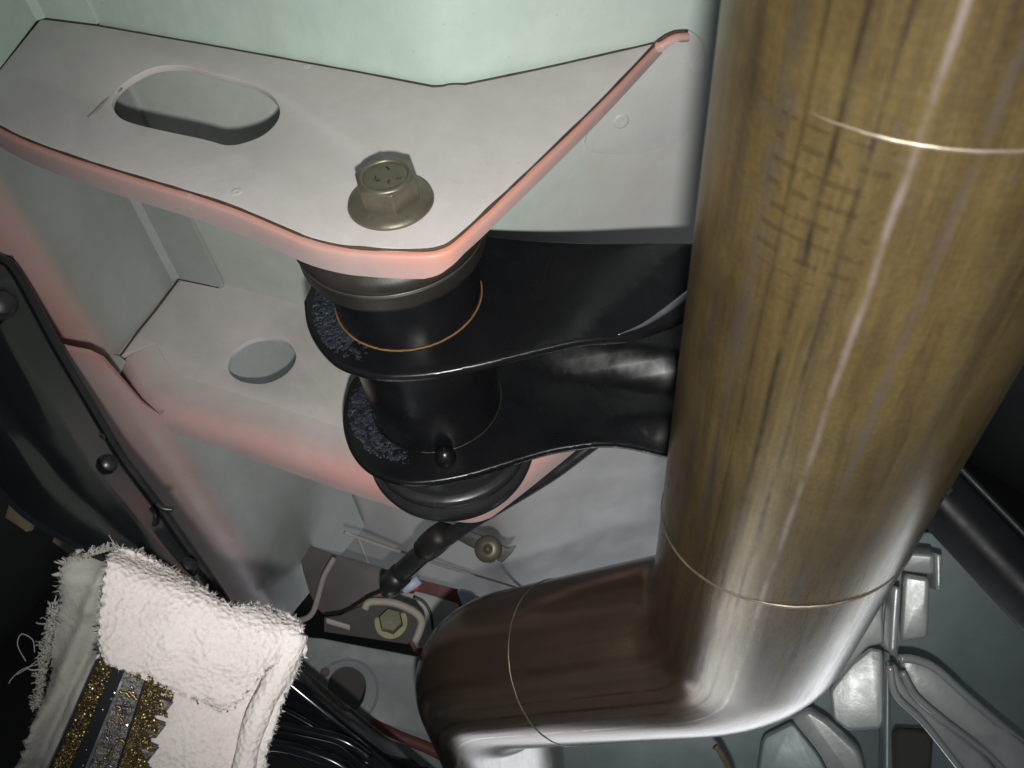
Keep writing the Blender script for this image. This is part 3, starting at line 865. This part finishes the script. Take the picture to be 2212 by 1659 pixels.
rp = thing('floor_pan', 'dark red primed sheet seen in the gap above the pipe bend', 'panel', atD(960, 1290, 540))
p0 = atD(960, 1290, 545); nn = (CAM - p0).normalized()
autosmooth(link('pan_sheet', sheet([onpl(u, v, p0, nn) for u, v in ((860, 1240), (900, 1250), (1010, 1278), (1060, 1300), (1040, 1400), (900, 1420), (850, 1320))], (), 2, .4), 'red', rp), 30)
autosmooth(link('pan_patch', sheet([onpl(u, v, p0 + nn * 6, nn) for u, v in ((840, 1290), (890, 1275), (930, 1285), (990, 1305), (1000, 1390), (900, 1400), (860, 1320))], (), 2, .4), 'inner', rp), 30)
link('thin_wire', tube(catmull([onpl(u, v, p0 + nn * 10, nn) for u, v in ((893, 1288), (915, 1300), (930, 1325), (935, 1360))], 6), .9, 8), 'hose', rp)
ct = thing('connector_tab', 'pale blue plastic tab above the pipe bend', 'tab', atD(1005, 1292, 500))
autosmooth(link('tab_body', sheet(chaikin([atD(u, v, 500) for u, v in ((985, 1272), (1030, 1283), (1028, 1308), (1008, 1318), (995, 1300))], 1), (), 5, .8), 'blueplastic', ct), 30)
rc = thing('red_plug', 'tiny red plug at the end of the black hose', 'plug', atD(893, 1265, 465))
link('plug_body', tube([atD(897, 1262, 462), atD(888, 1272, 466)], [2.6, 2.8], 14), 'redplastic', rc)

# ================================================================== black square tube right of the pipe
bar = thing('square_tube', 'black square steel tube crossing behind the exhaust pipe', 'bar', atD(2100, 1200, 330))
s0, s1 = atD(1960, 1010, 345), atD(2440, 1460, 345)
ax = s1 - s0
e_b = atD(2040, 1088, 318)
def beam(pA, pB, pC, dirn, L, name, parent, mat='black', bev=2.2):
    a_, b_, c_ = pA, pB, pC
    return autosmooth(link(name, box(b_ - dirn * 60, dirn * L, a_ - b_, c_ - b_, bev), mat, parent), 30)
pB = atD(2040, 1090, 318)
vb = (CAM - pB).normalized()
dirn = atD(2212, 1272, 318) - pB
dirn = (dirn - vb * dirn.dot(vb)).normalized()
wb_ = dirn.cross(vb)
if wb_.dot(down) > 0: wb_ = -wb_
top_dir = wb_ * 14.0 - vb * 11.0
bot_dir = -wb_ * 13.0 - vb * 13.0
beam(pB + top_dir, pB, pB + bot_dir, dirn, 260, 'tube_wall', bar, 'satin', 5.5)
link('edge_bead', tube([pB + top_dir * .93 + dirn * q for q in (-58, 0, 80, 195)], 1.5, 12), 'satin', bar)
link('tube_shoulder', tube([pB + top_dir * .35 + bot_dir * .2 - dirn * 2, pB + top_dir * .35 + bot_dir * .2 - dirn * 14], 4.0, 16), 'bolt', bar)
bar2 = thing('lower_black_bar', 'black bar running down past the white rag to the pipe bend', 'bar', atD(760, 1600, 380))
d0 = atD(600, 1445, 385); d1 = atD(960, 1740, 385)
wv = atD(640, 1560, 385) - atD(690, 1500, 385)
bd = (d1 - d0).normalized()
wv = (wv - bd * wv.dot(bd))
nb = bd.cross(wv).normalized()
if nb.dot(CAM - d0) < 0: nb = -nb
autosmooth(link('bar_body', box(d0 - bd * 60, bd * ((d1 - d0).length + 60), wv.normalized() * 27, -nb * 20, 3.0), 'glossblack', bar2), 30)
wires = [((560, 1505), (700, 1585), (790, 1659), (830, 1700)), ((560, 1555), (640, 1575), (740, 1600), (800, 1640)), ((540, 1607), (620, 1612), (720, 1645), (780, 1690))]
for i, w in enumerate(wires):
    wo = link('cable', tube(catmull([atD(u, v, 372 - 4 * i) for u, v in w], 8), (1.4, 2.2, 2.8)[i], 14), 'glossblack', None, loc=atD(*w[1], 372))
    tag(wo, ('thin straight black cable over the black bar', 'middle glossy black cable beside the rag', 'thick glossy black cable curving beside the rag')[i], 'cable', 'cables beside the black bar')

# ================================================================== aluminium gearbox casting, bottom right
gb = thing('gearbox_casting', 'silver cast aluminium gearbox housing with ribs behind the pipe bend', 'casting', atD(2000, 1500, 430))
def cast(name, px, d, tilt, th=6, bev=1.4, mat='alu', it=1):
    u0 = sum(p[0] for p in px) / len(px); v0 = sum(p[1] for p in px) / len(px)
    p0 = atD(u0, v0, d); n_ = (CAM - p0).normalized(); n_ = (n_ + Vector(tilt)).normalized()
    pts = [onpl(u, v, p0, n_) for u, v in px]
    return autosmooth(link(name, sheet(rcorn(pts) if it else pts, (), th, bev), mat, gb), 35)
def zp(x, y): return ((1550 + x / 1.803) * .864, (1000 + y / 1.803) * .864)
def Z(*pts): return [zp(x, y) for x, y in pts]
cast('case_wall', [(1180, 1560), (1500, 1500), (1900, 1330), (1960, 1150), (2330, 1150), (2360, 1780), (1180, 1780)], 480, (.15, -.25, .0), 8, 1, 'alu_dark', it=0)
cast('rib_block', Z((1278, 788), (1398, 808), (1388, 1072), (1262, 1092)), 425, (-.1, -.35, .25), 18, 1.6)
cast('rib_head', Z((1262, 690), (1415, 700), (1415, 792), (1270, 775)), 432, (-.1, -.5, .1), 14, 1.6)
cast('side_rib', Z((1424, 690), (1458, 700), (1452, 842), (1426, 862)), 428, (.3, -.2, .1), 14, 1.4)
cast('narrow_rib', Z((1234, 838), (1270, 850), (1252, 1128), (1214, 1142)), 420, (.2, -.2, .1), 14, 1.4)
cast('upper_panel', Z((990, 960), (1185, 900), (1192, 1100), (1120, 1112), (950, 1300)), 445, (.1, -.2, .2), 8, 1.2)
cast('side_boss', Z((945, 1310), (1040, 1190), (1130, 1118), (1186, 1128), (1190, 1480), (1030, 1492), (962, 1440)), 432, (0, -.1, .1), 12, 1.4)
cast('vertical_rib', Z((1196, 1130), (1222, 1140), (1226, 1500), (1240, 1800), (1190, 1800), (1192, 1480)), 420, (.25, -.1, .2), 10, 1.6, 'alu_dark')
cast('long_flange', Z((1258, 1160), (1330, 1165), (1420, 1205), (1560, 1325), (1840, 1560), (2000, 1720), (1850, 1800), (1640, 1570), (1450, 1430), (1335, 1330), (1275, 1230)), 416, (.1, -.35, .3), 8, 2.0)
cast('flange_step', Z((1212, 1190), (1250, 1200), (1275, 1270), (1330, 1350), (1450, 1450), (1640, 1600), (1800, 1800), (1640, 1800), (1500, 1620), (1360, 1450), (1240, 1330)), 410, (.1, -.5, .25), 8, 2.0)
def bead(name, d, r, *px): return link(name, tube(catmull([atD(*zp(x, y), d) for x, y in px], 8), r, 12), 'alu', gb)
bead('flange_ridge', 412, 2.0, (1262, 1166), (1335, 1172), (1425, 1212), (1560, 1332), (1700, 1450), (1900, 1610))
bead('flange_ridge', 408, 1.6, (1272, 1225), (1335, 1335), (1455, 1440), (1640, 1582), (1800, 1740))
bead('flange_ridge', 404, 1.6, (1216, 1200), (1245, 1330), (1365, 1450), (1500, 1618), (1640, 1790))
cast('corner_web', Z((770, 1440), (850, 1400), (930, 1450), (1080, 1590), (1130, 1800), (1000, 1800), (900, 1600)), 422, (-.2, -.4, .1), 10, 2.0)
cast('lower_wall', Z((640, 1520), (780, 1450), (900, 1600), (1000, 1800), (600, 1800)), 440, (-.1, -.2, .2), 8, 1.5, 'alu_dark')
cast('drain_boss', Z((1240, 1480), (1420, 1490), (1400, 1800), (1230, 1800)), 430, (.1, -.2, .2), 12, 3, 'dark')
wr = tube(catmull([atD(*zp(x, y), 400) for x, y in ((430, 1560), (460, 1600), (500, 1680), (520, 1760))], 6), 1.6, 10)
tag(link('thin_rod', wr, 'tan', None, loc=atD(*zp(460, 1600), 400)), 'thin tan rod hanging below the pipe bend', 'rod')

# ================================================================== gloss black cover, left
gl = thing('black_cover', 'glossy black curved cover with a sharp edge left of the bracket', 'cover', atD(250, 1000, 300))
ea, eb, ec = atD(-30, 505, 330), atD(215, 905, 318), atD(487, 1306, 300)
edge = catmull([atD(-40, 545, 330), atD(0, 560, 329), atD(35, 590, 328), atD(120, 745, 324), (atD(205, 890, 320)), atD(265, 990, 316), atD(340, 1090, 312), atD(420, 1205, 306), atD(475, 1285, 302), atD(487, 1306, 300)], 6)
inner = catmull([atD(-300, 640, 250), atD(-260, 720, 250), atD(-200, 800, 250), atD(-120, 930, 250), atD(-20, 1030, 250), atD(60, 1110, 250), atD(180, 1180, 255), atD(300, 1240, 262), atD(430, 1295, 285), atD(478, 1318, 297)], 6)
rows = []
nE = len(edge)
for j in range(15):
    s = j / 14
    row = []
    for i in range(nE):
        p = edge[i].lerp(inner[i], s)
        dirc = (CAM - p).normalized()
        p = p + dirc * (6 * math.sin(math.pi * s) + 2.5 * math.exp(-((s - .33) / .05) ** 2) - 2.5 * math.exp(-((s - .62) / .07) ** 2))
        row.append(p)
    rows.append(row)
autosmooth(link('cover_shell', grid(rows, None, 2.0), 'glossblack', gl), 50)
link('edge_trim', tube(edge, 2.0, 10), 'hose', gl)
for u, v, d, r in ((2, 655, 296, 5.6), (232, 1002, 301, 3.4), (405, 1228, 291, 3.4)):
    cpt = atD(u, v, d); nx = (CAM - cpt + Vector((120, 0, 60))).normalized()
    link('cover_screw', lathe([(r, -4), (r, .3), (r * .95, .6), (r * .75, .7), (r * .72, 2.2), (r * .6, 2.6), (.001, 2.6)], cpt, 32, nx), 'hose', gl)
link('cover_rib', tube(catmull([atD(30, 865, 290), atD(100, 900, 298), atD(170, 940, 306), atD(218, 950, 314)], 6), [2.4] * 19, 12), 'hose', gl)
link('loose_wire', tube(catmull([atD(338, 1086, 309), atD(352, 1098, 309), atD(374, 1101, 310)], 6), 1.0, 8), 'hose', gl)
link('loose_wire', tube(catmull([atD(-15, 530, 340), atD(10, 548, 340), atD(32, 556, 340)], 6), 1.8, 8), 'hose', gl)
tabs = [((20, 1078), (70, 1110), (55, 1150), (8, 1118)), ((128, 1130), (180, 1172), (160, 1208), (110, 1170))]
for ti, tb in enumerate(tabs):
    pts = [atD(u, v, 330) for u, v in tb]
    o = link('tan_tab', sheet(pts, (), 6, 1.0), 'tan', None, loc=pts[0])
    autosmooth(o, 30); tag(o, ('dim tan plastic tab under the black cover, farther from the rag', 'dim tan plastic tab under the black cover, next to the rag')[ti], 'tab', 'tan tabs under the cover')
# dark engine bay wall closing the view beyond everything
bw = []
for k in range(13):
    a = math.radians(-20 + 220 * k / 12)
    bw.append(Vector((40 + 900 * math.cos(a), -100 + 900 * math.sin(a), 0)))
o = link('engine_bay_wall', wall(bw, [400, 0, -500, -1000], None, 5.0), 'dark'); o['kind'] = 'structure'
fb = [Vector((-900, -900, -990)), Vector((1000, -900, -990)), Vector((1000, 900, -990)), Vector((-900, 900, -990))]
o = link('ground', sheet(fb, (), 6, .5), 'dark'); o['kind'] = 'structure'

# ================================================================== shop rag
rg = thing('shop_rag', 'white fluffy terry shop rag folded over a gold trimmed band', 'rag', atD(300, 1450, 250))
RP = atD(330, 1430, 250)
RN = (CAM - RP + Vector((-10, -70, 20))).normalized()
def inside(pt, poly):
    x, y = pt; r_ = False
    for i in range(len(poly)):
        (x1, y1), (x2, y2) = poly[i], poly[i - 1]
        if (y1 > y) != (y2 > y) and x < (x2 - x1) * (y - y1) / (y2 - y1) + x1: r_ = not r_
    return r_
def rag_layer(name, px, lift, amp, seed, mat, th=2.2, curl=None, step=9):
    """a cloth layer: outline in the rag's own plane, gridded, with rolling folds and a rounded thick edge"""
    out = [Vector((p.x, p.y)) for p in catmull([Vector((u, v, 0)) for u, v in px], 8, True)]
    jit = []
    for i, p in enumerate(out):
        jit.append(Vector((p.x + 3 * noise.noise(Vector((p.x * .09, p.y * .09, seed))), p.y + 3 * noise.noise(Vector((p.x * .09, p.y * .09, seed + 9))))))
    bm = bmesh.new()
    f = bm.faces.new([bm.verts.new((p.x, p.y, 0)) for p in jit])
    bmesh.ops.triangulate(bm, faces=[f])
    us = [p.x for p in jit]; vs2 = [p.y for p in jit]
    for no, lo2, hi2 in ((Vector((1, 0, 0)), min(us), max(us)), (Vector((0, 1, 0)), min(vs2), max(vs2))):
        s = lo2 + step
        while s < hi2:
            bmesh.ops.bisect_plane(bm, geom=bm.verts[:] + bm.edges[:] + bm.faces[:], plane_co=no * s, plane_no=no); s += step
    bmesh.ops.triangulate(bm, faces=bm.faces[:])
    for v in bm.verts:
        u, w = v.co.x, v.co.y
        edge_d = min((Vector((u, w)) - q).length for q in jit[::2])
        h = lift + amp * (noise.noise(Vector((u * .006, w * .006, seed))) * 1.6 + .5 * noise.noise(Vector((u * .018, w * .018, seed + 3)))) + .35 * noise.noise(Vector((u * .11, w * .11, seed)))
        h -= 2.2 * math.exp(-edge_d / 9)
        if curl: h += curl(u, w)
        v.co = onpl(u, w, RP, RN) + RN * h
    bm.normal_update()
    if sum(f.normal.dot(RN) * f.calc_area() for f in bm.faces) < 0: bmesh.ops.reverse_faces(bm, faces=bm.faces)
    bm.normal_update()
    tri = [(tuple(v.co.copy() for v in f.verts), f.normal.copy(), f.calc_area()) for f in bm.faces]
    rim = [e for e in bm.edges if e.is_boundary]
    rimp = [((e.verts[0].co + e.verts[1].co) / 2, (e.verts[1].co - e.verts[0].co)) for e in rim]
    shell(bm, th)
    bmesh.ops.recalc_face_normals(bm, faces=bm.faces)
    o = link(name, from_bm(bm), mat, rg)
    return o, tri, rimp
def nap(tri, rimp, per_mm2, length, name, mat, parent, seed, rimn=2.0, width=.16):
    rnd = random.Random(seed)
    verts, faces = [], []
    def fibre(p, d, L, w):
        s = d.cross(Vector((rnd.uniform(-1, 1), rnd.uniform(-1, 1), rnd.uniform(-1, 1)))).normalized() * w
        b = Vector((rnd.gauss(0, 1), rnd.gauss(0, 1), rnd.gauss(0, 1))) * L * .28
        i = len(verts)
        m_ = p + d * L * .55 + b
        e_ = p + d * L * .8 + b * 2.1
        verts.extend([p - s, p + s, m_ + s * .8, m_ - s * .8, e_])
        faces.append((i, i + 1, i + 2, i + 3)); faces.append((i + 3, i + 2, i + 4))
    for (a, b, c), n_, ar in tri:
        k = ar * per_mm2
        k = int(k) + (1 if rnd.random() < k - int(k) else 0)
        for _ in range(k):
            r1, r2 = math.sqrt(rnd.random()), rnd.random()
            p = a * (1 - r1) + b * (r1 * (1 - r2)) + c * (r1 * r2)
            d = (n_ + Vector((rnd.gauss(0, .55), rnd.gauss(0, .55), rnd.gauss(0, .55)))).normalized()
            fibre(p - n_ * .2, d, length * rnd.uniform(.5, 1.3), width)
    cen = sum((p for p, _ in rimp), Vector((0, 0, 0))) / max(1, len(rimp))
    for p, t_ in rimp:
        for _ in range(int(t_.length * rimn + rnd.random())):
            q = p + t_ * rnd.uniform(-.5, .5) - RN * rnd.uniform(.1, 1.6)
            out = t_.cross(RN).normalized()
            if out.dot(p - cen) < 0: out = -out
            d = (out + Vector((rnd.gauss(0, .5), rnd.gauss(0, .5), rnd.gauss(0, .5)))).normalized()
            fibre(q, d, length * rnd.uniform(.6, 1.8), width)
    o = link(name, mesh(verts, faces), mat, parent, smooth=False)
    o['kind'] = 'stuff'
    return o
# back layer (thin, grey, worn), left side
lay, tri, rim_ = rag_layer('rag_back_layer', [(130, 1215), (185, 1195), (250, 1195), (275, 1260), (260, 1420), (215, 1520), (150, 1660), (120, 1740), (20, 1740), (50, 1600), (85, 1470), (70, 1400), (105, 1330), (115, 1270)], -9, 5.5, 2.0, 'rag_thin', curl=lambda u, w: -3 * math.exp(-((u - (230 - (w - 1300) * .45)) / 12) ** 2) + 2.5 * math.exp(-((u - (190 - (w - 1300) * .45)) / 16) ** 2))
nap(tri, rim_, 1.0, .6, 'fuzz', 'rag_thin', lay, 1, 3, .05)
# base layer under the band and to the right
lay, tri, rim_ = rag_layer('rag_base_layer', [(250, 1420), (420, 1400), (560, 1340), (630, 1335), (652, 1385), (645, 1450), (610, 1530), (575, 1640), (550, 1740), (130, 1740), (180, 1560)], -5, 1.6, 5.0, 'rag', curl=lambda u, w: 4.0 * math.exp(-((u - (640 - (w - 1400) * .30)) / 28) ** 2))
nap(tri, rim_, 3.6, .55, 'fuzz', 'rag', lay, 2, 5, .06)
# rolled right edge
re_ = [(640, 1368), (622, 1420), (590, 1480), (560, 1540), (535, 1620), (515, 1740)]
pp = catmull([onpl(u, v, RP, RN) + RN * -1 for u, v in re_], 8)
link('rolled_edge', tube(pp, [3.6 + .5 * noise.noise(p * .15) for p in pp], 14), 'rag', rg)
# top flap folded over
lay, tri, rim_ = rag_layer('rag_flap', [(243, 1192), (290, 1196), (345, 1225), (420, 1262), (500, 1308), (560, 1312), (640, 1345), (648, 1368), (580, 1440), (492, 1532), (440, 1515), (345, 1478), (285, 1450), (228, 1418), (218, 1350), (226, 1260)], 4.5, 1.8, 8.0, 'rag',
    curl=lambda u, w: -9 * math.exp(-max(0, (w - (1192 + (u - 243) * .37))) / 16))
nap(tri, rim_, 4.0, .58, 'fuzz', 'rag', lay, 3, 6, .06)
# frayed threads on the left
rnd = random.Random(11)
thr = []
for k in range(420):
    s = rnd.random()
    base = Vector((130 - 28 * math.sin(s * 5), 1215 + s * 330))
    if s > .3: base = Vector((108 - (s - .3) * 60, 1215 + s * 330))
    if s < .3: base = Vector((250 - s / .3 * 130, 1192 + (s / .3) ** 2 * 50))
    L = rnd.uniform(8, 26) * (1.6 if rnd.random() < .12 else 1)
    a = math.radians(rnd.uniform(150, 260)) if s > .3 else math.radians(rnd.uniform(190, 290))
    pts = []
    p = base + Vector((rnd.uniform(0, 8), 0))
    for q in range(5):
        pts.append(onpl(p.x, p.y, RP, RN) + RN * (-8 + rnd.uniform(-1.5, 1.5)))
        p = p + Vector((math.cos(a), math.sin(a))) * L / 4; a += rnd.gauss(0, .55)
    thr.append(tube(catmull(pts, 2), rnd.uniform(.12, .28), 4, False))
for cpx in ([(40, 1440), (22, 1405), (30, 1380), (55, 1392), (60, 1420)], [(70, 1445), (30, 1460), (8, 1480), (2, 1490)], [(75, 1430), (45, 1455), (20, 1470)], [(118, 1360), (100, 1345), (98, 1328), (112, 1320)]):
    thr.append(tube(catmull([onpl(u, v, RP, RN) - RN * 8 for u, v in cpx], 6), .13, 5, False))
o = link('frayed_threads', join(thr), 'rag_thin', rg); o['kind'] = 'stuff'

# ================================================================== gold and black band under the rag
bd_ = thing('trimmed_band', 'black band with gold glitter edging and stepped trim under the rag flap', 'band', atD(200, 1560, 248))
def BP(u, v, h=0.0): return onpl(u, v, RP, RN) + RN * h
def strip(name, lpx, rpx, h, th, mat):
    rows = [[BP(*a_, h), BP(*b_, h)] for a_, b_ in zip(lpx, rpx)]
    me = grid(rows)
    bm = bmesh.new(); bm.from_mesh(me)
    bm.normal_update()
    if sum(f.normal.dot(RN) for f in bm.faces) < 0: bmesh.ops.reverse_faces(bm, faces=bm.faces)
    bm.normal_update(); shell(bm, th)
    return autosmooth(link(name, from_bm(bm), mat, bd_), 30)
def seg(a_, b_, n_): return [(a_[0] + (b_[0] - a_[0]) * k / n_, a_[1] + (b_[1] - a_[1]) * k / n_) for k in range(n_ + 1)]
strip('band_base', seg((222, 1400), (70, 1740), 6), seg((330, 1420), (250, 1740), 6), 1.2, 3.0, 'bandblack')
strip('black_stripe', seg((258, 1420), (118, 1740), 6), seg((278, 1425), (150, 1740), 6), 1.9, .5, 'bandblack')
strip('grey_panel', seg((283, 1428), (162, 1740), 6), seg((322, 1445), (225, 1740), 6), 2.2, .7, 'bandgrey')
strip('silver_piping', seg((279, 1428), (152, 1740), 6), seg((284, 1428), (160, 1740), 6), 3.0, 1.4, 'bandsilver')
strip('dark_groove', seg((322, 1440), (226, 1740), 6), seg((327, 1440), (233, 1740), 6), 2.6, .8, 'bandblack')
def beads(name, lpx, rpx, n_, h, r, mat, seed, keep=None):
    rnd = random.Random(seed)
    bm = bmesh.new()
    for k in range(n_):
        s, w = rnd.random(), rnd.random()
        u = lpx[0][0] + (lpx[1][0] - lpx[0][0]) * s; v = lpx[0][1] + (lpx[1][1] - lpx[0][1]) * s
        u2 = rpx[0][0] + (rpx[1][0] - rpx[0][0]) * s; v2 = rpx[0][1] + (rpx[1][1] - rpx[0][1]) * s
        U_, V_ = u + (u2 - u) * w, v + (v2 - v) * w
        if keep and not keep(U_, V_, s, w): continue
        mt = Matrix.Translation(BP(U_, V_, h + rnd.uniform(-.3, .5))) @ Matrix.Rotation(rnd.uniform(0, 6), 4, Vector((rnd.random(), rnd.random(), rnd.random() + .1)).normalized()) @ Matrix.Diagonal((1, 1, rnd.uniform(.3, .8), 1))
        bmesh.ops.create_icosphere(bm, subdivisions=1, radius=r * rnd.uniform(.6, 1.3), matrix=mt)
    o = link(name, from_bm(bm), mat, bd_, smooth=False)
    o['kind'] = 'stuff'; return o
beads('gold_edging', ((228, 1398), (78, 1740)), ((256, 1418), (116, 1740)), 1500, 1.6, .42, 'gold', 3)
beads('silver_glints', ((228, 1398), (78, 1740)), ((320, 1440), (220, 1740)), 60, 2.6, .42, 'bandsilver', 4)
steps = lambda U_, V_, s, w: w < .45 + .5 * ((s * 7.3) % 1.0)
strip('trim_base', seg((327, 1440), (233, 1740), 6), seg((345, 1450), (252, 1740), 6), 2.6, 2.0, 'tan')
beads('gold_trim', ((328, 1438), (234, 1740)), ((392, 1470), (300, 1740)), 1900, 3.0, .42, 'gold', 5, steps)
# stepped leaf points of the trim and raised curls on the grey panel
for k in range(6):
    s = k / 6.0
    u, v = 343 - 92 * s, 1448 + 290 * s
    q = [(u, v), (u + 48, v + 18), (u + 26, v + 46), (u - 14, v + 44)]
    autosmooth(link('trim_step', sheet([BP(*x, 2.4) for x in q], (), 1.6, .3), 'bandgrey', bd_), 30)
rnd = random.Random(21)
for k in range(26):
    s = (k + .5) / 26
    u, v = 303 - 108 * s + rnd.uniform(-9, 9), 1437 + 303 * s
    a = rnd.uniform(0, 6.28); pts = []
    for q in range(6):
        pts.append(BP(u, v, 2.7)); u += 6 * math.cos(a); v += 6 * math.sin(a); a += rnd.uniform(-1.2, 1.2)
    link('raised_curl', tube(catmull(pts, 3), rnd.uniform(.3, .5), 6), 'gold' if k % 3 else 'bandsilver', bd_)
